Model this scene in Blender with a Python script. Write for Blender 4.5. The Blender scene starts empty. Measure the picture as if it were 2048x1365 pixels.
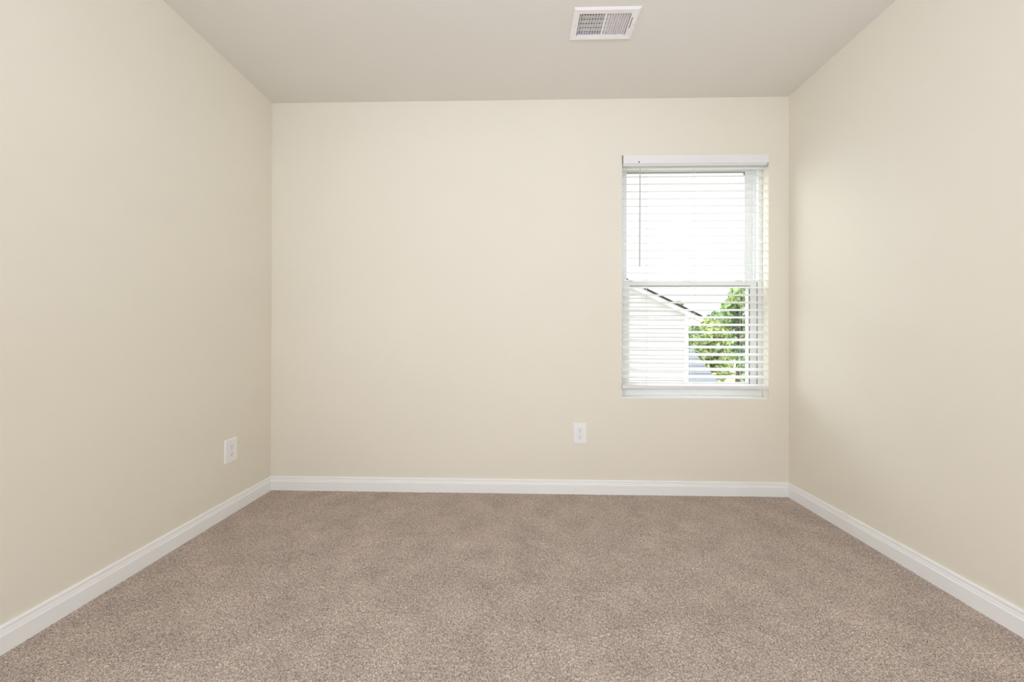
import bpy, bmesh, math, random
import numpy as np
from mathutils import Vector, Matrix

S = bpy.context.scene
COL = S.collection
R = math.radians

# ------------------------------------------------------------------ camera
W, H = 3.2072, 2.44            # room width, ceiling height (metres)
REAR = -4.2                    # the wall behind the photographer
F_PX = 740.0
CAM = Vector((1.5769, -2.2964, 0.9651))
YAW, PITCH, ROLL = 0.02485, 0.00358, 0.00285
SHIFT_Y_PX = -10.69
cd = bpy.data.cameras.new('camera')
cam = bpy.data.objects.new('camera', cd)
COL.objects.link(cam)
cd.sensor_fit = 'HORIZONTAL'
cd.sensor_width = 36.0
cd.lens = F_PX * 36.0 / 2048
cd.shift_x = 0.0
cd.shift_y = SHIFT_Y_PX / 2048
cd.clip_start, cd.clip_end = 0.02, 300
r = Vector((math.cos(YAW), math.sin(YAW), 0))
fw = Vector((-math.sin(YAW), math.cos(YAW), 0))
up = Vector((0, 0, 1))
f2 = fw * math.cos(PITCH) + up * math.sin(PITCH)
u2 = up * math.cos(PITCH) - fw * math.sin(PITCH)
r3 = r * math.cos(ROLL) + u2 * math.sin(ROLL)
u3 = u2 * math.cos(ROLL) - r * math.sin(ROLL)
cam.matrix_world = Matrix(((r3.x, u3.x, -f2.x, CAM.x), (r3.y, u3.y, -f2.y, CAM.y),
                           (r3.z, u3.z, -f2.z, CAM.z), (0, 0, 0, 1)))
S.camera = cam

# ------------------------------------------------------------------ sky, lights, exposure
wd = bpy.data.worlds.new('overcast_sky')
S.world = wd
wd.use_nodes = True
wn = wd.node_tree
bg = wn.nodes['Background']
# overcast sky, brighter where the veiled sun stands (high, off to the left of the window)
SKY_BASE, SKY_GLOW = 1.4, 6.0
SUN_DIR = Vector((-0.72, 0.50, 0.48)).normalized()
tcw = wn.nodes.new('ShaderNodeTexCoord')
dotn = wn.nodes.new('ShaderNodeVectorMath')
dotn.operation = 'DOT_PRODUCT'
dotn.inputs[1].default_value = SUN_DIR
wn.links.new(tcw.outputs['Generated'], dotn.inputs[0])
mxn = wn.nodes.new('ShaderNodeMath')
mxn.operation = 'MAXIMUM'
mxn.inputs[1].default_value = 0.0
wn.links.new(dotn.outputs['Value'], mxn.inputs[0])
pwn = wn.nodes.new('ShaderNodeMath')
pwn.operation = 'POWER'
pwn.inputs[1].default_value = 6.0
wn.links.new(mxn.outputs[0], pwn.inputs[0])
man = wn.nodes.new('ShaderNodeMath')
man.operation = 'MULTIPLY_ADD'
man.inputs[1].default_value = SKY_GLOW
sepn = wn.nodes.new('ShaderNodeSeparateXYZ')
wn.links.new(tcw.outputs['Generated'], sepn.inputs[0])
zen = wn.nodes.new('ShaderNodeMapRange')             # overcast: the zenith is about three times the horizon
zen.inputs['From Min'].default_value, zen.inputs['From Max'].default_value = 0.40, 1.0
zen.inputs['To Min'].default_value, zen.inputs['To Max'].default_value = SKY_BASE, SKY_BASE * 3.4
wn.links.new(sepn.outputs['Z'], zen.inputs['Value'])
wn.links.new(zen.outputs['Result'], man.inputs[2])
wn.links.new(pwn.outputs[0], man.inputs[0])
bg.inputs['Color'].default_value = (0.90, 0.965, 1.0, 1)
wn.links.new(man.outputs[0], bg.inputs['Strength'])


def area(name, loc, target, sx, sy, power, color, spread=180):
    l = bpy.data.lights.new(name, 'AREA')
    l.shape = 'RECTANGLE'
    l.size, l.size_y = sx, sy
    l.energy = power
    l.color = color
    l.spread = R(spread)
    o = bpy.data.objects.new(name, l)
    COL.objects.link(o)
    o.location = loc
    o.rotation_euler = (Vector(target) - Vector(loc)).to_track_quat('-Z', 'Y').to_euler()
    return o


# unseen fill lamps added at both sides and the rear behind the camera, and the photographer's flash bounced off the ceiling
area('left_side_fill', (0.05, -3.3, 1.1), (3, -3.0, 1.1), 0.9, 1.9, 37.6, (0.82, 0.87, 1.0))
area('right_side_fill', (3.15, -3.75, 1.1), (0, -3.3, 1.1), 0.8, 1.9, 32.0, (0.78, 0.86, 0.97))
area('rear_fill', (1.6, -4.1, 0.75), (1.6, 0, 0.75), 2.6, 1.2, 4.6, (0.62, 0.74, 1.0))
area('bounce_flash', (1.6, -2.9, 1.75), (1.6, -2.5, 2.44), 0.5, 0.5, 25.0, (0.62, 0.74, 1.0))


vs = S.view_settings
vs.view_transform = 'Standard'
vs.look = 'None'
vs.exposure = 0.0
vs.gamma = 1.0
vs.use_curve_mapping = False
cy = S.cycles
cy.use_denoising = True
cy.max_bounces = 12
cy.diffuse_bounces = 8
cy.transparent_max_bounces = 16
cy.sample_clamp_indirect = 6
cy.caustics_reflective = False
cy.caustics_refractive = False


# ------------------------------------------------------------------ materials
def mat(name, color, rough=0.6, spec=0.3, noise=None, bump=None, metallic=0.0):
    """Principled material; noise=(scale, dark factor, light factor), bump=(scale, strength, distance)."""
    m = bpy.data.materials.new(name)
    m.use_nodes = True
    nt = m.node_tree
    b = nt.nodes['Principled BSDF']
    b.inputs['Base Color'].default_value = (*color, 1)
    b.inputs['Roughness'].default_value = rough
    b.inputs['Specular IOR Level'].default_value = spec
    b.inputs['Metallic'].default_value = metallic
    tc = nt.nodes.new('ShaderNodeTexCoord')
    if noise:
        n = nt.nodes.new('ShaderNodeTexNoise')
        n.inputs['Scale'].default_value = noise[0]
        n.inputs['Detail'].default_value = 4
        nt.links.new(tc.outputs['Object'], n.inputs['Vector'])
        cr = nt.nodes.new('ShaderNodeValToRGB')
        cr.color_ramp.elements[0].position = 0.3
        cr.color_ramp.elements[1].position = 0.7
        cr.color_ramp.elements[0].color = (*[c * noise[1] for c in color], 1)
        cr.color_ramp.elements[1].color = (*[min(1, c * noise[2]) for c in color], 1)
        nt.links.new(n.outputs['Fac'], cr.inputs['Fac'])
        nt.links.new(cr.outputs['Color'], b.inputs['Base Color'])
    if bump:
        n2 = nt.nodes.new('ShaderNodeTexNoise')
        n2.inputs['Scale'].default_value = bump[0]
        n2.inputs['Detail'].default_value = 3
        nt.links.new(tc.outputs['Object'], n2.inputs['Vector'])
        bp = nt.nodes.new('ShaderNodeBump')
        bp.inputs['Strength'].default_value = bump[1]
        bp.inputs['Distance'].default_value = bump[2]
        nt.links.new(n2.outputs['Fac'], bp.inputs['Height'])
        nt.links.new(bp.outputs['Normal'], b.inputs['Normal'])
    return m


M_WALL = mat('wall_paint', (0.785, 0.74, 0.64), 0.75, 0.2, (1.2, 0.985, 1.015), (160, 0.06, 0.002))
M_CEIL = mat('ceiling_paint', (0.765, 0.74, 0.69), 0.85, 0.1, (1.5, 0.99, 1.01), (120, 0.08, 0.002))
M_TRIM = mat('white_semigloss_trim', (0.86, 0.86, 0.855), 0.4, 0.4, (3, 0.99, 1.01))
M_VINYL = mat('white_window_vinyl', (0.82, 0.83, 0.82), 0.4, 0.4, (4, 0.99, 1.0))
M_GASKET_SHADE = mat('dark_gasket_and_shade', (0.24, 0.24, 0.24), 0.7, 0.2, (60, 0.9, 1.1))
M_SLAT = mat('white_blind_vinyl', (0.89, 0.89, 0.885), 0.45, 0.35, (5, 0.99, 1.01))
M_RAIL = mat('white_blind_rail', (0.80, 0.80, 0.795), 0.45, 0.35, (5, 0.99, 1.01))
M_CORD = mat('white_ladder_cord', (0.78, 0.78, 0.76), 0.8, 0.1, (400, 0.92, 1.05))
M_WAND = mat('clear_grey_wand', (0.52, 0.52, 0.50), 0.2, 0.5, (40, 0.97, 1.03))
M_DARK = mat('dark_slot', (0.04, 0.037, 0.034), 0.7, 0.2, (50, 0.8, 1.2))
M_SLOT = mat('grey_plug_slot', (0.16, 0.15, 0.145), 0.7, 0.2, (50, 0.8, 1.2))
M_PLATE = mat('white_outlet_plastic', (0.86, 0.855, 0.85), 0.35, 0.4, (20, 0.99, 1.01))
M_SCREW = mat('painted_screw', (0.70, 0.69, 0.67), 0.35, 0.4, (80, 0.97, 1.02))
M_VENT = mat('white_vent_enamel', (0.88, 0.86, 0.855), 0.4, 0.4, (10, 0.99, 1.01))
M_DUCT = mat('duct_metal', (0.55, 0.54, 0.53), 0.5, 0.3, (30, 0.85, 1.1))
M_SUB = mat('subfloor', (0.35, 0.28, 0.2), 0.9, 0.1, (8, 0.9, 1.1))

# glass: mostly clear with a weak surface reflection
M_GLASS = bpy.data.materials.new('window_glass')
M_GLASS.use_nodes = True
nt = M_GLASS.node_tree
nt.nodes.clear()
o_ = nt.nodes.new('ShaderNodeOutputMaterial')
mx = nt.nodes.new('ShaderNodeMixShader')
tr = nt.nodes.new('ShaderNodeBsdfTransparent')
tr.inputs['Color'].default_value = (0.975, 0.98, 0.978, 1)
gl = nt.nodes.new('ShaderNodeBsdfGlossy')
gl.inputs['Roughness'].default_value = 0.02
mx.inputs['Fac'].default_value = 0.05
nt.links.new(tr.outputs[0], mx.inputs[1])
nt.links.new(gl.outputs[0], mx.inputs[2])
nt.links.new(mx.outputs[0], o_.inputs['Surface'])

# carpet: fine tuft speckle plus broad brushed patches
M_CARPET = bpy.data.materials.new('beige_brown_carpet')
M_CARPET.use_nodes = True
nt = M_CARPET.node_tree
b = nt.nodes['Principled BSDF']
b.inputs['Roughness'].default_value = 0.95
b.inputs['Specular IOR Level'].default_value = 0.05
tc = nt.nodes.new('ShaderNodeTexCoord')


def noise_node(scale, detail, rough=0.5):
    n = nt.nodes.new('ShaderNodeTexNoise')
    n.inputs['Scale'].default_value = scale
    n.inputs['Detail'].default_value = detail
    n.inputs['Roughness'].default_value = rough
    nt.links.new(tc.outputs['Object'], n.inputs['Vector'])
    return n


n1a, n1b = noise_node(390, 2, 0.6), noise_node(165, 2, 0.6)
n1 = nt.nodes.new('ShaderNodeMix')
n1.data_type = 'FLOAT'
n1.inputs[0].default_value = 0.36
nt.links.new(n1a.outputs['Fac'], n1.inputs[2])
nt.links.new(n1b.outputs['Fac'], n1.inputs[3])
cr = nt.nodes.new('ShaderNodeValToRGB')
e = cr.color_ramp.elements
e[0].position, e[0].color = 0.39, (0.225, 0.185, 0.157, 1)
e[1].position, e[1].color = 0.61, (0.73, 0.617, 0.538, 1)
nt.links.new(n1.outputs[0], cr.inputs['Fac'])
n2 = noise_node(6.5, 5, 0.6)
mr = nt.nodes.new('ShaderNodeMapRange')
mr.inputs['From Min'].default_value, mr.inputs['From Max'].default_value = 0.3, 0.7
mr.inputs['To Min'].default_value, mr.inputs['To Max'].default_value = 0.87, 1.11
nt.links.new(n2.outputs['Fac'], mr.inputs['Value'])
mul = nt.nodes.new('ShaderNodeVectorMath')
mul.operation = 'SCALE'
nt.links.new(cr.outputs['Color'], mul.inputs[0])
nt.links.new(mr.outputs['Result'], mul.inputs['Scale'])
nt.links.new(mul.outputs['Vector'], b.inputs['Base Color'])


# ------------------------------------------------------------------ mesh helpers
class MB:
    def __init__(s):
        s.v, s.f = [], []

    def box(s, x0, x1, y0, y1, z0, z1):
        n = len(s.v)
        s.v += [(x0, y0, z0), (x1, y0, z0), (x1, y1, z0), (x0, y1, z0), (x0, y0, z1), (x1, y0, z1), (x1, y1, z1), (x0, y1, z1)]
        s.f += [tuple(n + i for i in q) for q in ((0, 3, 2, 1), (4, 5, 6, 7), (0, 1, 5, 4), (1, 2, 6, 5), (2, 3, 7, 6), (3, 0, 4, 7))]
        return s

    def prism(s, poly, fn0, fn1):
        """poly: 2-D closed outline; fn0/fn1 place it at both ends."""
        n, k = len(s.v), len(poly)
        s.v += [fn0(*p) for p in poly] + [fn1(*p) for p in poly]
        for i in range(k):
            j = (i + 1) % k
            s.f.append((n + i, n + j, n + k + j, n + k + i))
        s.f.append(tuple(n + i for i in reversed(range(k))))
        s.f.append(tuple(n + k + i for i in range(k)))
        return s

    def tube(s, a, b, ra, rb=None, seg=10):
        a, b = Vector(a), Vector(b)
        rb = ra if rb is None else rb
        d = (b - a).normalized()
        p = d.orthogonal().normalized()
        q = d.cross(p)
        c = [(math.cos(2 * math.pi * i / seg), math.sin(2 * math.pi * i / seg)) for i in range(seg)]
        return s.prism(c, lambda x, y: tuple(a + (p * x + q * y) * ra), lambda x, y: tuple(b + (p * x + q * y) * rb))

    def build(s, name, material, parent=None, bevel=0, seg=2, smooth=False):
        me = bpy.data.meshes.new(name)
        me.from_pydata(s.v, [], s.f)
        bm = bmesh.new()
        bm.from_mesh(me)
        bmesh.ops.recalc_face_normals(bm, faces=bm.faces)
        if bevel:
            bmesh.ops.bevel(bm, geom=bm.edges[:], offset=bevel, segments=seg, affect='EDGES', clamp_overlap=True)
        bm.to_mesh(me)
        bm.free()
        me.materials.append(material)
        if smooth:
            for p in me.polygons:
                p.use_smooth = True
        return link(name, me, parent)


def link(name, me, parent=None):
    o = bpy.data.objects.new(name, me)
    COL.objects.link(o)
    if parent is not None:
        o.parent = parent
    return o


def struct(o, label=None, cat=None):
    o['kind'] = 'structure'
    if label:
        o['label'] = label
        o['category'] = cat
    return o


def thing(o, label, cat, group=None, kind=None):
    o['label'] = label
    o['category'] = cat
    if group:
        o['group'] = group
    if kind:
        o['kind'] = kind
    return o


def empty(name, loc=(0, 0, 0)):
    o = bpy.data.objects.new(name, None)
    o.empty_display_size = 0.1
    COL.objects.link(o)
    o.location = loc
    return o


def holed(x0, x1, z0, z1, hx0, hx1, hz0, hz1, d0, d1, place):
    """A slab with a rectangular hole through it; place(u, v, d) -> xyz."""
    m = MB()
    O = [(x0, z0), (x1, z0), (x1, z1), (x0, z1)]
    I = [(hx0, hz0), (hx1, hz0), (hx1, hz1), (hx0, hz1)]
    for d in (d0, d1):
        m.v += [place(u, v, d) for u, v in O] + [place(u, v, d) for u, v in I]
    for i in range(4):
        j = (i + 1) % 4
        m.f += [(i, j, 4 + j, 4 + i), (8 + i, 12 + i, 12 + j, 8 + j), (4 + i, 4 + j, 12 + j, 12 + i), (i, 8 + i, 8 + j, j)]
    return m


# ------------------------------------------------------------------ room shell
WX0, WX1, WZ0, WZ1 = 2.197, 3.0868, 0.597, 2.0885      # window opening
T = 0.15
struct(holed(-T, W + T, -0.2, H + 0.2, WX0, WX1, WZ0, WZ1, 0.0, T, lambda u, v, d: (u, d, v)).build('wall_back', M_WALL),
       'beige painted wall facing the camera with the window in it', 'wall')
struct(MB().box(-T, 0, REAR, 0, -0.2, H + 0.2).build('wall_left', M_WALL), 'beige painted wall on the left with an outlet low down', 'wall')
struct(MB().box(W, W + T, REAR, 0, -0.2, H + 0.2).build('wall_right', M_WALL), 'bare beige painted wall on the right beside the window', 'wall')
struct(MB().box(-T, W + T, REAR - T, REAR, -0.2, H + 0.2).build('wall_rear', M_WALL), 'beige painted wall behind the camera', 'wall')
VX0, VX1, VY0, VY1 = 1.811, 2.111, -0.6435, -0.4615    # ceiling register outline
struct(holed(0, W, REAR, 0, VX0 + 0.024, VX1 - 0.026, VY0 + 0.024, VY1 - 0.02, H, H + 0.2,
             lambda u, v, d: (u, v, d)).build('ceiling', M_CEIL), 'plain warm white painted ceiling with one air vent', 'ceiling')
struct(MB().box(0, W, REAR, 0, -0.2, -0.012).build('floor', M_SUB), 'subfloor under the carpet', 'floor')

# baseboards: one moulded profile run along each wall (t = distance out from the wall, z = height)
PROF = [(0, -0.012), (0.0135, -0.012), (0.0135, 0.0545), (0.0130, 0.0560), (0.0110, 0.0568), (0.0102, 0.0585), (0.0098, 0.0625),
        (0.0088, 0.0670), (0.0074, 0.0705), (0.0070, 0.0718), (0.0082, 0.0728), (0.0086, 0.0760), (0.0082, 0.0800), (0.0068, 0.0830),
        (0.0045, 0.0845), (0, 0.0848)]
BB = {
    'baseboard_back': ((lambda t, z: (t, -t, z)), (lambda t, z: (W - t, -t, z)), 'white moulded baseboard along the window wall'),
    'baseboard_left': ((lambda t, z: (t, REAR + t, z)), (lambda t, z: (t, -t, z)), 'white moulded baseboard along the left wall'),
    'baseboard_right': ((lambda t, z: (W - t, -t, z)), (lambda t, z: (W - t, REAR + t, z)), 'white moulded baseboard along the right wall'),
    'baseboard_rear': ((lambda t, z: (W - t, REAR + t, z)), (lambda t, z: (t, REAR + t, z)), 'white moulded baseboard behind the camera'),
}
for k, (a_, b_, lab) in BB.items():
    struct(MB().prism(PROF, a_, b_).build(k, M_TRIM), lab, 'baseboard')


# ------------------------------------------------------------------ carpet pile (a real uneven surface of tufts)
def blur(a, s):
    k = int(max(1, math.ceil(s * 3)))
    w = np.exp(-0.5 * (np.arange(-k, k + 1) / s) ** 2)
    w /= w.sum()
    for ax in (0, 1):
        p = np.pad(a, [(k, k) if i == ax else (0, 0) for i in (0, 1)], mode='wrap')
        a = sum(w[i] * np.take(p, np.arange(i, i + a.shape[ax]), axis=ax) for i in range(2 * k + 1))
    return a / a.std()


def carpet_mesh():
    rng = np.random.default_rng(5)
    st = 0.0023
    xs = np.linspace(0.004, W - 0.004, int(W / st))
    yn = np.arange(-1.75, -0.0035, st)
    yf = np.linspace(REAR + 0.004, -1.7502, 160)
    ys = np.concatenate([yf, yn])
    ny, nx = len(ys), len(xs)
    h = (0.0013 * blur(rng.standard_normal((ny, nx)), 0.55) + 0.0004 * blur(rng.standard_normal((ny, nx)), 1.6)
         + 0.0004 * blur(rng.standard_normal((ny, nx)), 7) + 0.0006 * blur(rng.standard_normal((ny, nx)), 34))
    h = np.clip(h, -0.007, 0.0055)
    dist = np.minimum(np.minimum(xs, W - xs)[None, :], (-ys)[:, None])
    h *= 0.35 + 0.65 * np.clip((dist - 0.013) / 0.03, 0, 1)
    jx = 0.0005 * rng.standard_normal((ny, nx))
    jy = 0.0005 * rng.standard_normal((ny, nx))
    jx[:, 0] = jx[:, -1] = 0
    jy[-1] = 0
    jy[:161] = 0
    X, Y = np.meshgrid(xs, ys)
    co = np.stack([X + jx, Y + jy, h], -1).reshape(-1, 3).astype(np.float32)
    idx = np.arange(ny * nx).reshape(ny, nx)
    q = np.stack([idx[:-1, :-1], idx[:-1, 1:], idx[1:, 1:], idx[1:, :-1]], -1).reshape(-1).astype(np.int32)
    me = bpy.data.meshes.new('carpet')
    me.vertices.add(len(co))
    me.vertices.foreach_set('co', co.ravel())
    nf = len(q) // 4
    me.loops.add(len(q))
    me.loops.foreach_set('vertex_index', q)
    me.polygons.add(nf)
    me.polygons.foreach_set('loop_start', np.arange(0, len(q), 4, dtype=np.int32))
    me.polygons.foreach_set('use_smooth', np.ones(nf, dtype=bool))
    me.update(calc_edges=True)
    me.materials.append(M_CARPET)
    return me


thing(link('carpet', carpet_mesh()), 'beige brown cut pile carpet laid wall to wall across the room', 'carpet', kind='stuff')

# ------------------------------------------------------------------ window_1: single-hung vinyl window set in the recess
win = empty('window_1', ((WX0 + WX1) / 2, 0.1, WZ0))
struct(win, 'white single hung vinyl window behind the blind', 'window')


def wpart(mb, name, material, bevel=0.0, parent=win):
    o = mb.build(name, material, parent, bevel)
    o.matrix_parent_inverse = Matrix.Translation(-Vector(win.location)) if parent is win else Matrix.Identity(4)
    return o


def rect_frame(x0, x1, z0, z1, l, rr, bt, tp, y0, y1):
    return holed(x0, x1, z0, z1, x0 + l, x1 - rr, z0 + bt, z1 - tp, y0, y1, lambda u, v, d: (u, d, v))


wpart(rect_frame(WX0, WX1, WZ0, WZ1, 0.022, 0.022, 0.040, 0.024, 0.060, 0.150), 'frame', M_VINYL, 0.0015)
# thin stops stepping in from the frame
wpart(rect_frame(WX0 + 0.022, WX1 - 0.022, WZ0 + 0.040, WZ1 - 0.024, 0.010, 0.010, 0.008, 0.010, 0.092, 0.150), 'frame_stop', M_VINYL, 0.001)
up_s = wpart(rect_frame(WX0 + 0.030, WX1 - 0.030, 1.290, WZ1 - 0.030, 0.030, 0.048, 0.034, 0.028, 0.112, 0.140), 'upper_sash', M_VINYL, 0.0015)
gk = MB().box(WX0 + 0.0585, WX1 - 0.0785, 0.1115, 0.120, WZ1 - 0.0600, WZ1 - 0.0572)
gk.box(WX1 - 0.0805, WX1 - 0.0775, 0.1115, 0.120, WZ1 - 0.080, WZ1 - 0.0570)
wpart(gk, 'gasket_or_shade_line', M_GASKET_SHADE)
wpart(MB().box(WX0 + 0.058, WX1 - 0.076, 0.121, 0.125, 1.322, WZ1 - 0.056), 'pane', M_GLASS)
lo_s = wpart(rect_frame(WX0 + 0.0245, WX1 - 0.0245, WZ0 + 0.042, 1.3215, 0.044, 0.0545, 0.042, 0.028, 0.074, 0.104), 'lower_sash', M_VINYL, 0.0015)
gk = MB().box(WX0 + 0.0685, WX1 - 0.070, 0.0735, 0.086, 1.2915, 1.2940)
gk.box(WX1 - 0.0740, WX1 - 0.0685, 0.0736, 0.0755, WZ0 + 0.05, 1.2940)  # dark strip put in for the shadow line of the sash step
wpart(gk, 'gasket_or_shade_line', M_GASKET_SHADE)
wpart(MB().box(WX0 + 0.067, WX1 - 0.076, 0.087, 0.091, WZ0 + 0.083, 1.295), 'pane', M_GLASS)
# dark weather-strip line between sash and jamb, and the sash lock on the meeting rail
wpart(MB().box(WX1 - 0.0245, WX1 - 0.0222, 0.0735, 0.100, WZ0 + 0.05, 1.318), 'weather_strip', M_GASKET_SHADE)
lock = MB().box(2.60, 2.66, 0.080, 0.098, 1.3215, 1.3275)
lock.tube((2.63, 0.089, 1.3275), (2.63, 0.089, 1.3325), 0.008)
wpart(lock, 'sash_lock', M_VINYL, 0)
# white sill board lying on the bottom of the recess
wpart(MB().box(WX0 + 0.0005, WX1 - 0.010, -0.0005, 0.0600, WZ0 - 0.0085, WZ0 + 0.0006), 'sill', M_TRIM, 0.0006)

# ------------------------------------------------------------------ window blind
blind = empty('window_blind', (2.64, 0.012, 2.0885))
thing(blind, 'white two inch slatted blind hanging open in the window', 'blind')
BI = Matrix.Translation(-Vector(blind.location))


def bpart(mb, name, material, bevel=0.0, smooth=False, parent=blind):
    o = mb.build(name, material, parent, bevel, smooth=smooth)
    if parent is blind:
        o.matrix_parent_inverse = BI
    return o


LAD = (2.345, 2.6355, 2.9364)                    # ladder positions
BX0, BX1 = 2.2005, 3.0785
# metal headrail (open slots under it at each ladder) and the moulded valance clipped to its face
hr = bpart(MB().box(BX0 + 0.003, BX1 - 0.003, -0.003, 0.046, 2.0225, 2.079), 'headrail', M_RAIL, 0.001)
for x in LAD:
    m = MB()
    m.prism([(-0.003, -0.010), (0.003, -0.010), (0.003, 0.010), (-0.003, 0.010)],
            lambda a, b, x=x: (x + a + b * 0.55, 0.006 + b, 2.0219), lambda a, b, x=x: (x + a + b * 0.55, 0.006 + b, 2.0229))
    s_ = m.build('cord_slot', M_DARK, hr)
    s_.matrix_parent_inverse = BI
vp = [(-0.0035, 2.030), (-0.0065, 2.030), (-0.0115, 2.033), (-0.0135, 2.038), (-0.0135, 2.080), (-0.0120, 2.0845), (-0.0085, 2.086), (-0.0035, 2.086)]
val = MB().prism(vp, lambda y, z: (BX0, y, z), lambda y, z: (BX1, y, z))
# returned ends of the valance, rounded at their lower corner
for x0, x1 in ((BX0, BX0 + 0.003), (BX1 - 0.003, BX1)):
    rp = [(-0.0125, 2.034), (-0.0125, 2.085), (0.030, 2.085), (0.030, 2.036), (0.020, 2.030), (-0.006, 2.030)]
    val.prism(rp, lambda y, z, x0=x0: (x0, y, z), lambda y, z, x1=x1: (x1, y, z))
bpart(val, 'valance', M_RAIL, 0.0004)
# slats: shallow crowned section, tipped so the room edge sits lower
TILT = R(16)
PITCH_Z = (1.9979 - 0.7146) / 28


def slat_mb():
    m = MB()
    n = 8
    top, bot = [], []
    for i in range(n + 1):
        u = -0.025 + 0.05 * i / n
        c = 0.0022 * (1 - (u / 0.025) ** 2)
        th = 0.0013 * (1 if 0 < i < n else 0.6)
        top.append((u, c + th))
        bot.append((u, c - th))
    poly = [(u * math.cos(TILT) - w * math.sin(TILT), u * math.sin(TILT) + w * math.cos(TILT)) for u, w in top + bot[::-1]]
    return m.prism(poly, lambda y, z: (BX0 + 0.002 - 2.64, y, z), lambda y, z: (BX1 - 0.0015 - 2.64, y, z))


slat0 = None
DZ = 0.025 * math.sin(TILT) + 0.0008             # room edge below the slat's middle
for k in range(29):
    z = 1.9979 - PITCH_Z * k + DZ
    if slat0 is None:
        slat0 = slat_mb().build('slat', M_SLAT, blind)
        o = slat0
    else:
        o = slat0.copy()
        COL.objects.link(o)
        o.parent = blind
    o.location = (0, 0, z - 2.0885)
# bottom rail
bt = R(9)
rp = [(-0.025, -0.009), (-0.025, 0.009), (-0.023, 0.0105), (0.023, 0.0105), (0.025, 0.009), (0.025, -0.009), (0.023, -0.0105), (-0.023, -0.0105)]
rp = [(0.012 + u * math.cos(bt) - w * math.sin(bt), 0.6632 + u * math.sin(bt) + w * math.cos(bt)) for u, w in rp]
rail = bpart(MB().prism(rp, lambda y, z: (BX0 - 0.002, y, z), lambda y, z: (BX1 + 0.003, y, z)), 'bottom_rail', M_RAIL, 0.0005)
for x in LAD:
    b_ = MB().tube((x - 0.003, 0.006, 0.6505), (x - 0.003, 0.006, 0.6475), 0.006, 0.005, 12)
    b_.tube((x - 0.003, -0.0128, 0.668), (x - 0.003, -0.0145, 0.667), 0.007, 0.006, 12)
    o = b_.build('cord_button', M_RAIL, rail)
    o.matrix_parent_inverse = BI
# ladder cords: a front and a back string with a rung under every slat, one ladder per part
for x in LAD:
    m = MB()
    yf, yb = 0.012 - 0.0262, 0.012 + 0.0262
    m.tube((x, yf + 0.002, 2.024), (x, yf + 0.001, 0.672), 0.0008, seg=6)
    m.tube((x, yb - 0.002, 2.024), (x, yb - 0.001, 0.680), 0.0008, seg=6)
    m.tube((x + 0.004, 0.012, 2.024), (x + 0.004, 0.012, 0.672), 0.0007, seg=6)
    for k in range(29):
        z = 1.9979 - PITCH_Z * k + DZ - 0.003
        m.tube((x, yf + 0.001, z - 0.007), (x, yb - 0.001, z + 0.007), 0.0005, seg=5)
    bpart(m, 'ladder_cord', M_CORD)
# tilt wand on its hook
wd_ = MB().tube((2.3005, -0.0195, 1.994), (2.2988, -0.0205, 1.399), 0.0036, 0.0040, 8)
wand = bpart(wd_, 'tilt_wand', M_WAND)
hk = MB().tube((2.3005, -0.0195, 2.018), (2.3005, -0.0195, 1.990), 0.0055, 0.0050, 10)
hk.tube((2.3000, -0.008, 2.034), (2.3005, -0.0195, 2.018), 0.0022, seg=8)
o = hk.build('wand_hook', M_WAND, wand)
o.matrix_parent_inverse = BI
tp_ = MB().tube((2.2965, -0.0142, 2.0405), (2.2965, -0.0125, 2.0405), 0.0042, seg=12)
bpart(tp_, 'tilter_hole', M_DARK)['label'] = 'small dark hole in the valance above the wand'


# ------------------------------------------------------------------ electrical outlets (built facing -y, origin at the plate's middle)
def rounded(w, h, rad, n=5):
    p = []
    for cx, cz, a0 in ((w - rad, h - rad, 0), (-w + rad, h - rad, 90), (-w + rad, -h + rad, 180), (w - rad, -h + rad, 270)):
        for i in range(n + 1):
            a = R(a0 + 90 * i / n)
            p.append((cx + rad * math.cos(a), cz + rad * math.sin(a)))
    return p


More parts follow.
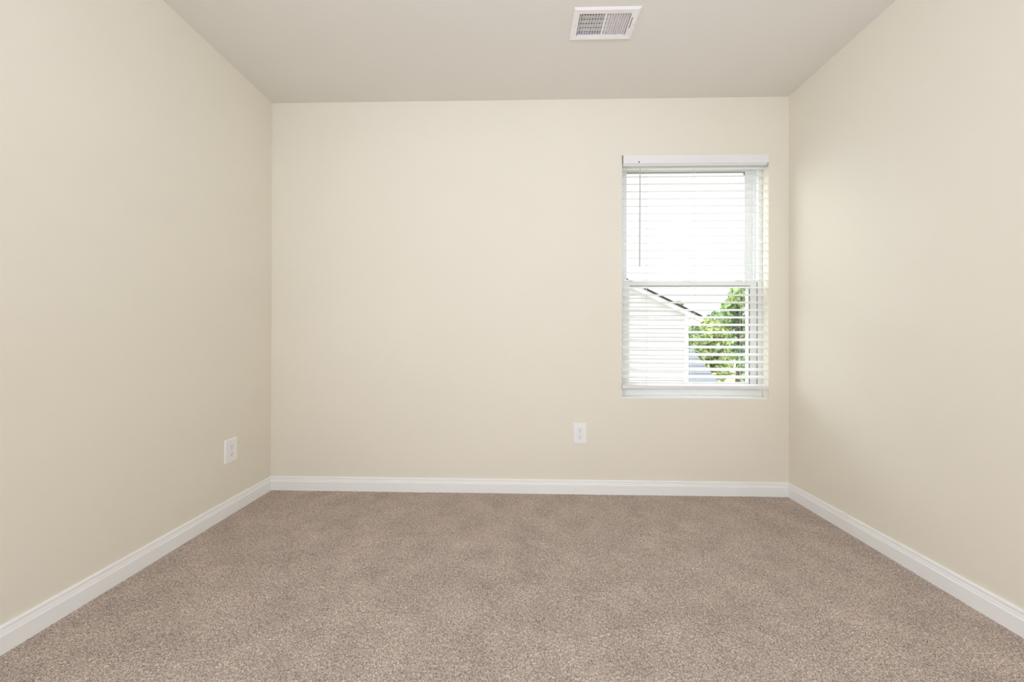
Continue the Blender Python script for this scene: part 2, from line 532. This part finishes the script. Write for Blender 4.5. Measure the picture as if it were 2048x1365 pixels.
def make_outlet(label):
    t = empty('wall_outlet')
    thing(t, label, 'outlet', 'duplex wall outlets')
    m = MB()
    o0 = rounded(0.0415, 0.064, 0.003)
    o1 = rounded(0.0385, 0.061, 0.003)
    n, k = 0, len(o0)
    m.v += [(x, 0, z) for x, z in o0] + [(x, -0.0025, z) for x, z in o0] + [(x, -0.0062, z) for x, z in o1]
    for a in (0, k):
        for i in range(k):
            j = (i + 1) % k
            m.f.append((a + i, a + j, a + k + j, a + k + i))
    m.f.append(tuple(range(2 * k, 3 * k)))
    m.f.append(tuple(reversed(range(k))))
    m.build('face_plate', M_PLATE, t)
    for zc in (0.0205, -0.0205):
        rr = MB()
        pr = []
        for i in range(28):                      # round face flattened at top and bottom
            a = 2 * math.pi * i / 28
            pr.append((0.0175 * math.cos(a), max(-0.0138, min(0.0138, 0.0175 * math.sin(a))) + zc))
        rr.prism(pr, lambda x, z: (x, -0.0058, z), lambda x, z: (x * 0.97, -0.0082, zc + (z - zc) * 0.97))
        rc = rr.build('receptacle', M_PLATE, t)
        for sx, hh in ((-0.0064, 0.0042), (0.0064, 0.0036)):
            s_ = MB().box(sx - 0.0013, sx + 0.0013, -0.00845, -0.0072, zc + 0.0035 - hh, zc + 0.0035 + hh)
            s_.build('slot', M_SLOT, rc)['label'] = 'grey plug slot'
        g = [(0.0026 * math.cos(a), zc - 0.0075 + min(0.0018, 0.0030 * math.sin(a))) for a in [2 * math.pi * i / 14 for i in range(14)]]
        MB().prism(g, lambda x, z: (x, -0.0072, z), lambda x, z: (x, -0.00845, z)).build('ground_hole', M_DARK, rc)['label'] = 'dark round grounding hole'
        gr = MB()
        ro = [(x * 1.06, zc + (z - zc) * 1.07) for x, z in pr]
        kk = len(pr)
        gr.v += [(x, -0.00635, z) for x, z in ro] + [(x, -0.00635, z) for x, z in pr]
        for i in range(kk):
            j = (i + 1) % kk
            gr.f.append((i, j, kk + j, kk + i))
        gr.build('seam', M_SCREW, rc)
    MB().tube((0, -0.006, 0), (0, -0.0074, 0), 0.0032, 0.0026, 12).build('screw', M_SCREW, t)
    return t


o1_ = make_outlet('white duplex outlet on the window wall, below and left of the window')
o1_.location = (1.9403, 0, 0.3722)
o2_ = make_outlet('white duplex outlet on the left wall near the corner')
o2_.location = (0, -0.3237, 0.3449)
o2_.rotation_euler = (0, 0, R(90))

# ------------------------------------------------------------------ ceiling register
vent = empty('air_vent', ((VX0 + VX1) / 2, (VY0 + VY1) / 2, H))
thing(vent, 'white rectangular louvered air vent in the ceiling', 'vent')
VI = Matrix.Translation(-Vector(vent.location))


def vpart(mb, name, material, bevel=0.0, smooth=False, parent=vent):
    o = mb.build(name, material, parent, bevel, smooth=smooth)
    o.matrix_parent_inverse = VI if parent is vent else Matrix.Identity(4)
    return o


LX0, LX1, MX0, MX1 = 1.8400, 1.9560, 1.9645, 2.0745    # left and right louver fields
LY0, LY1 = -0.6130, -0.4880
fr = MB()


def ring(a, b):
    n = len(fr.v)
    fr.v.extend(a + b)
    for i in range(4):
        j = (i + 1) % 4
        fr.f.append((n + i, n + j, n + 4 + j, n + 4 + i))


def rc_(x0, x1, y0, y1, z):
    return [(x0, y0, z), (x1, y0, z), (x1, y1, z), (x0, y1, z)]


e0 = rc_(VX0, VX1, VY0, VY1, H - 0.0005)
e1 = rc_(VX0, VX1, VY0, VY1, H - 0.0030)
e2 = rc_(VX0 + 0.009, VX1 - 0.009, VY0 + 0.009, VY1 - 0.009, H - 0.0075)
e3 = rc_(LX0, MX1, LY0, LY1, H - 0.0055)
e4 = rc_(LX0, MX1, LY0, LY1, H + 0.004)
for a_, b_ in ((e0, e1), (e1, e2), (e2, e3), (e3, e4)):
    ring(a_, b_)
fr.box(LX1, MX0, LY0, LY1, H - 0.0062, H + 0.004)
frame = vpart(fr, 'face_frame', M_VENT)
# dark metal duct collar above the face
dz0, dz1 = H + 0.0045, H + 0.075
dm = MB()
dx0, dx1, dy0, dy1 = VX0 + 0.026, VX1 - 0.028, VY0 + 0.026, VY1 - 0.022
dm.box(dx0, dx0 + 0.001, dy0, dy1, dz0, dz1).box(dx1 - 0.001, dx1, dy0, dy1, dz0, dz1)
dm.box(dx0, dx1, dy0, dy0 + 0.001, dz0, dz1).box(dx0, dx1, dy1 - 0.001, dy1, dz0, dz1).box(dx0, dx1, dy0, dy1, dz1, dz1 + 0.001)
vpart(dm, 'duct_collar', M_DUCT)


def louver(x, y0, y1, tilt):
    pts = []
    for i in range(6):
        u = i / 5
        a = tilt * (0.35 + 0.65 * u)
        pts.append((u, a))
    px, pz = 0.0, 0.0
    line = [(0.0, 0.0)]
    for i in range(5):
        a = pts[i][1]
        px += math.sin(a) * 0.0024
        pz += math.cos(a) * 0.0024
        line.append((px, pz))
    th = 0.0005
    poly = [(p + th, q) for p, q in line] + [(p - th, q) for p, q in reversed(line)]
    return MB().prism(poly, lambda a, b: (x + a, y0, H - 0.0052 + b), lambda a, b: (x + a, y1, H - 0.0052 + b))


for k in range(9):
    xl = LX0 + 0.0045 + k * (LX1 - LX0 - 0.008) / 8.6
    vpart(louver(xl, LY0 + 0.0005, LY1 - 0.0005, R(50)), 'louver', M_VENT)
for k in range(9):
    xr = MX0 + 0.0135 + k * (MX1 - MX0 - 0.008) / 8.9
    vpart(louver(xr, LY0 + 0.0005, LY1 - 0.0005, R(-50)), 'louver', M_VENT)
# damper blades crossing behind the louvers
for k in range(6):
    y = LY0 + 0.012 + k * (LY1 - LY0 - 0.02) / 4.4 if k < 5 else LY1 - 0.0010
    hw = 0.0112 if k < 5 else 0.0040
    m = MB()
    m.prism([(-hw, 0.0), (hw, 0.003), (hw, 0.0038), (-hw, 0.0008)], lambda a, b, y=y: (LX0 + 0.001, y + a, H + 0.0095 + b),
            lambda a, b, y=y: (MX1 - 0.001, y + a, H + 0.0095 + b))
    vpart(m, 'damper_blade', M_VENT)
# damper lever in its slot, and the two face screws
sl = MB().prism([(-0.0015, 0), (0.0015, 0), (0.0015, 1), (-0.0015, 1)],
                lambda a, t: (2.0840 + a, -0.592 + 0.063 * t, H - 0.0066), lambda a, t: (2.0840 + a, -0.592 + 0.063 * t, H - 0.0058))
vpart(sl, 'lever_slot', M_DARK)['label'] = 'dark slot for the damper lever'
lv = MB().box(2.0815, 2.0885, -0.5320, -0.5125, H - 0.0125, H - 0.0062)
vpart(lv, 'damper_lever', M_VENT, 0.001)
for x, y in ((VX0 + 0.0145, -0.5525), (VX1 - 0.0100, -0.5525)):
    vpart(MB().tube((x, y, H - 0.0066), (x, y, H - 0.0088), 0.0038, 0.0028, 12), 'screw', M_SCREW)

# ------------------------------------------------------------------ outside: lawn, neighbour's gable, far roof, trees
GZ = -3.0
M_SIDING = mat('pale_grey_siding', (0.78, 0.765, 0.75), 0.6, 0.2, (2, 0.98, 1.02))
M_WHITE = mat('white_exterior_trim', (0.86, 0.86, 0.86), 0.5, 0.3, (3, 0.98, 1.02))
M_EDGE = mat('dark_roof_edge', (0.018, 0.018, 0.018), 0.8, 0.1, (30, 0.8, 1.2))
M_SHING = mat('dark_shingles', (0.045, 0.043, 0.042), 0.9, 0.1, (40, 0.7, 1.3))
M_BLUE = mat('blue_grey_shingles', (0.235, 0.255, 0.285), 0.9, 0.1, (25, 0.85, 1.15))
M_BLUEJ = mat('blue_grey_shingle_shade', (0.13, 0.145, 0.165), 0.9, 0.1, (25, 0.85, 1.15))
M_LAWN = mat('dry_straw_lawn', (0.48, 0.43, 0.29), 0.95, 0.05, (0.6, 0.6, 1.15))
M_BARK = mat('tree_bark', (0.13, 0.105, 0.085), 0.9, 0.1, (20, 0.7, 1.3))

lawn = MB()
lawn.v += [(-30, 1.0, GZ), (90, 1.0, GZ), (90, 110, GZ), (-30, 110, GZ)]
lawn.f += [(0, 1, 2, 3)]
struct(lawn.build('ground', M_LAWN), 'pale dry lawn outside the window', 'ground')

# neighbour's house: gable wall toward us
house = empty('gable_house', (1.0, 10.0, GZ))
thing(house, 'pale sided house with a gable roof outside the window', 'house')
HI = Matrix.Translation(-Vector(house.location))
GY = 6.5
SL = 0.4955                                         # roof pitch
EX, EZ = 5.763, 1.476                               # lower end of the rake (top edge)
RX = 0.9                                            # ridge position
WXR = 5.50                                          # right end of the wall


def hpart(mb, name, material, parent=house, inv=None):
    o = mb.build(name, material, parent)
    o.matrix_parent_inverse = inv if inv is not None else HI
    return o


def roof_z(x):
    return EZ + SL * (EX - abs(x - RX) - RX)


wallm = MB()
xl = 2 * RX - WXR
wallm.prism([(xl, GZ), (WXR - 0.02, GZ), (WXR - 0.02, roof_z(WXR) - 0.07), (RX, roof_z(RX) - 0.07), (xl, roof_z(xl) - 0.07)],
            lambda x, z: (x, GY + 0.02, z), lambda x, z: (x, GY + 5.6, z))
# clapboards: one lapped course per 0.1015 m
lap = 0.1018
z = GZ
z_ref = 0.6765
while z < roof_z(RX) - 0.3:
    zt = z + lap
    def xr_at(zz):
        return min(WXR - 0.085, RX + (EX - RX) - (zz + 0.135 - EZ) / SL)
    x1a, x1b = xr_at(z), xr_at(zt)
    if x1a > RX + 0.1 and x1b > RX:
        n = len(wallm.v)
        zg = z + 0.009                               # butt edge, with a shadow groove under it
        wallm.v += [(xl, GY + 0.016, zt), (x1b, GY + 0.016, zt), (x1a, GY - 0.012, zg), (xl, GY - 0.012, zg), (x1a, GY + 0.02, zg), (xl, GY + 0.02, zg)]
        wallm.f += [(n, n + 1, n + 2, n + 3), (n + 3, n + 2, n + 4, n + 5)]
    z = zt
hpart(wallm, 'siding', M_SIDING)
hpart(MB().box(WXR - 0.09, WXR, GY - 0.02, GY + 0.1, GZ, roof_z(WXR) - 0.10), 'corner_board', M_WHITE)
# rake boards and the roof planes with their dark drip edge
for s in (1, -1):
    m = MB()
    xa, xb = RX, RX + s * (EX - RX)
    za, zb = roof_z(RX), EZ
    m.prism([(xa, za - 0.045), (xb, zb - 0.045), (xb, zb - 0.15), (xa, za - 0.15)],
            lambda x, z: (x, GY - 0.11, z), lambda x, z: (x, GY + 0.02, z))
    hpart(m, 'rake_board', M_WHITE)
    m = MB()
    m.prism([(xa, za), (xb, zb), (xb, zb - 0.045), (xa, za - 0.045)], lambda x, z: (x, GY - 0.14, z), lambda x, z: (x, GY + 5.8, z))
    rf = hpart(m, 'roof', M_SHING)
    m = MB()
    m.prism([(xa, za + 0.004), (xb, zb + 0.004), (xb, zb - 0.046), (xa, za - 0.046)], lambda x, z: (x, GY - 0.152, z), lambda x, z: (x, GY - 0.141, z))
    hpart(m, 'drip_edge', M_EDGE, rf)

# far house: only its blue-grey roof slope clears the sill
far = empty('far_house', (8.0, 15.0, GZ))
thing(far, 'distant house with blue grey shingled roof beyond the gable house', 'house')
FI = Matrix.Translation(-Vector(far.location))
P = lambda x, y, z: (x, y, z)
rb_l, rb_r = (6.6, 15.0, 0.43), (9.46, 15.0, 0.43)
eb_l, eb_r = (5.9, 13.0, -0.86), (9.63, 13.0, -0.86)
rm = MB()
rows = 9
for i in range(rows):
    t0, t1 = i / rows, (i + 1) / rows
    q = []
    for t, dz in ((t0, 0.03), (t1, 0.0)):
        q.append(tuple(Vector(eb_l).lerp(Vector(rb_l), t) + Vector((0, 0, dz))))
        q.append(tuple(Vector(eb_r).lerp(Vector(rb_r), t) + Vector((0, 0, dz))))
    n = len(rm.v)
    lo = [tuple(Vector(eb_l).lerp(Vector(rb_l), t0)), tuple(Vector(eb_r).lerp(Vector(rb_r), t0))]
    rm.v += [q[0], q[1], q[3], q[2], lo[0], lo[1]]
    rm.f += [(n, n + 1, n + 2, n + 3), (n + 4, n + 5, n + 1, n)]
# hip end and back slope
n = len(rm.v)
rm.v += [rb_r, eb_r, (9.63, 17.0, -0.86), rb_l, (5.9, 17.0, -0.86), eb_l]
rm.f += [(n, n + 1, n + 2), (n, n + 2, n + 4, n + 3), (n + 3, n + 4, n + 5)]
rf = rm.build('roof', M_BLUE, far)
rf.matrix_parent_inverse = FI
g = MB().box(5.95, 9.60, 12.93, 13.02, -1.02, -0.88).build('gutter', M_WHITE, far)
g.matrix_parent_inverse = FI
w_ = MB().box(6.1, 9.4, 13.25, 16.75, GZ, -0.90).build('wall', M_SIDING, far)
w_.matrix_parent_inverse = FI


def leaf_mat(name, dark, light, scale):
    m = bpy.data.materials.new(name)
    m.use_nodes = True
    t = m.node_tree
    p = t.nodes['Principled BSDF']
    p.inputs['Roughness'].default_value = 0.7
    p.inputs['Specular IOR Level'].default_value = 0.15
    tc_ = t.nodes.new('ShaderNodeTexCoord')
    n_ = t.nodes.new('ShaderNodeTexNoise')
    n_.inputs['Scale'].default_value = scale
    n_.inputs['Detail'].default_value = 3
    c_ = t.nodes.new('ShaderNodeValToRGB')
    c_.color_ramp.elements[0].position, c_.color_ramp.elements[0].color = 0.38, (*dark, 1)
    c_.color_ramp.elements[1].position, c_.color_ramp.elements[1].color = 0.62, (*light, 1)
    t.links.new(tc_.outputs['Object'], n_.inputs['Vector'])
    t.links.new(n_.outputs['Fac'], c_.inputs['Fac'])
    t.links.new(c_.outputs['Color'], p.inputs['Base Color'])
    return m


M_LEAF = leaf_mat('green_leaves', (0.19, 0.31, 0.16), (0.50, 0.64, 0.27), 0.9)
M_LEAFD = leaf_mat('deep_green_leaves', (0.15, 0.25, 0.15), (0.40, 0.54, 0.26), 0.8)
M_LEAFY = leaf_mat('yellow_green_leaves', (0.28, 0.40, 0.13), (0.58, 0.66, 0.28), 1.1)


def tree(name, x, y, top, spread, material, label, seed, low=None, n=2600, leaf=0.20, cat='tree'):
    rng = random.Random(seed)
    t = empty(name, (x, y, GZ))
    thing(t, label, cat, 'trees beyond the gable house' if cat == 'tree' else None)
    hgt = top - GZ
    low = GZ + hgt * 0.22 if low is None else low
    tr_ = MB()
    tr_.tube((0, 0, -0.02), (0.05, 0, hgt * 0.55), 0.10 + hgt * 0.014, 0.07, 9)
    for i in range(6):
        a = rng.uniform(0, 6.28)
        z0 = hgt * rng.uniform(0.25, 0.5)
        tr_.tube((0.03, 0, z0), (math.cos(a) * spread * 0.6, math.sin(a) * spread * 0.6, z0 + hgt * 0.25), 0.06, 0.02, 6)
    tr_.build('trunk', M_BARK, t)
    cl = []
    for i in range(16):
        u = i / 15
        zc = (low - GZ) + (hgt - (low - GZ)) * u
        rr = spread * math.sin(math.pi * (0.18 + 0.74 * u)) * 0.75
        a = rng.uniform(0, 6.28)
        cl.append((math.cos(a) * rr * 0.7, math.sin(a) * rr * 0.7, zc - 0.25 * spread * u, spread * rng.uniform(0.36, 0.55) * (1.05 - 0.45 * u)))
    m = MB()
    for i in range(n):
        cx, cyy, cz, cr_ = rng.choice(cl)
        d = Vector((rng.gauss(0, 1), rng.gauss(0, 1), rng.gauss(0, 0.85))).normalized() * cr_ * rng.uniform(0.55, 1.05)
        c = Vector((cx, cyy, cz)) + d
        nv = (d.normalized() + Vector((rng.gauss(0, .6), rng.gauss(0, .6), rng.gauss(0.4, .6)))).normalized()
        p = nv.orthogonal().normalized()
        p = Matrix.Rotation(rng.uniform(0, 6.28), 3, nv) @ p
        q = nv.cross(p)
        s = leaf * rng.uniform(0.6, 1.2)
        k = len(m.v)
        m.v += [tuple(c - p * s), tuple(c - q * s * 0.45 + nv * s * .15), tuple(c + p * s), tuple(c + q * s * 0.45 + nv * s * .15)]
        m.f.append((k, k + 1, k + 2, k + 3))
    m.build('foliage', material, t)
    return t


tree('leafy_tree', 16.75, 24.0, 5.0, 1.9, M_LEAF, 'tall leafy tree at the right side of the window', 1, n=4600, low=-0.2)
tree('leafy_tree', 13.1, 20.4, 2.0, 1.35, M_LEAFY, 'bright yellow green tree just right of the gable house corner', 2, n=3600, low=-1.2)
tree('leafy_tree', 14.1, 17.2, 0.75, 1.5, M_LEAFD, 'dark green rounded tree in front of the taller trees', 3, n=4200, leaf=0.15, low=-1.2)
tree('leafy_tree', 16.7, 19.6, 1.9, 1.5, M_LEAF, 'medium green tree beside the right window sash', 4, n=3600, low=-1.5)
tree('leafy_tree', 22.2, 25.0, 5.4, 2.3, M_LEAFD, 'large tree hidden mostly behind the right window jamb', 5, n=3000)
tree('leafy_tree', 14.35, 28.4, 3.9, 1.1, M_LEAFY, 'small treetop showing just above the gable roof slope', 6, n=1800)
tree('leafy_tree', 10.85, 18.2, 1.75, 1.15, M_LEAF, 'small light green tree at the corner of the gable house', 9, n=3000, leaf=0.15, low=-1.0)
tree('leafy_tree', 17.9, 30.5, 2.95, 0.9, M_LEAFY, 'low distant yellow green tree between the taller trees', 8, n=2000)
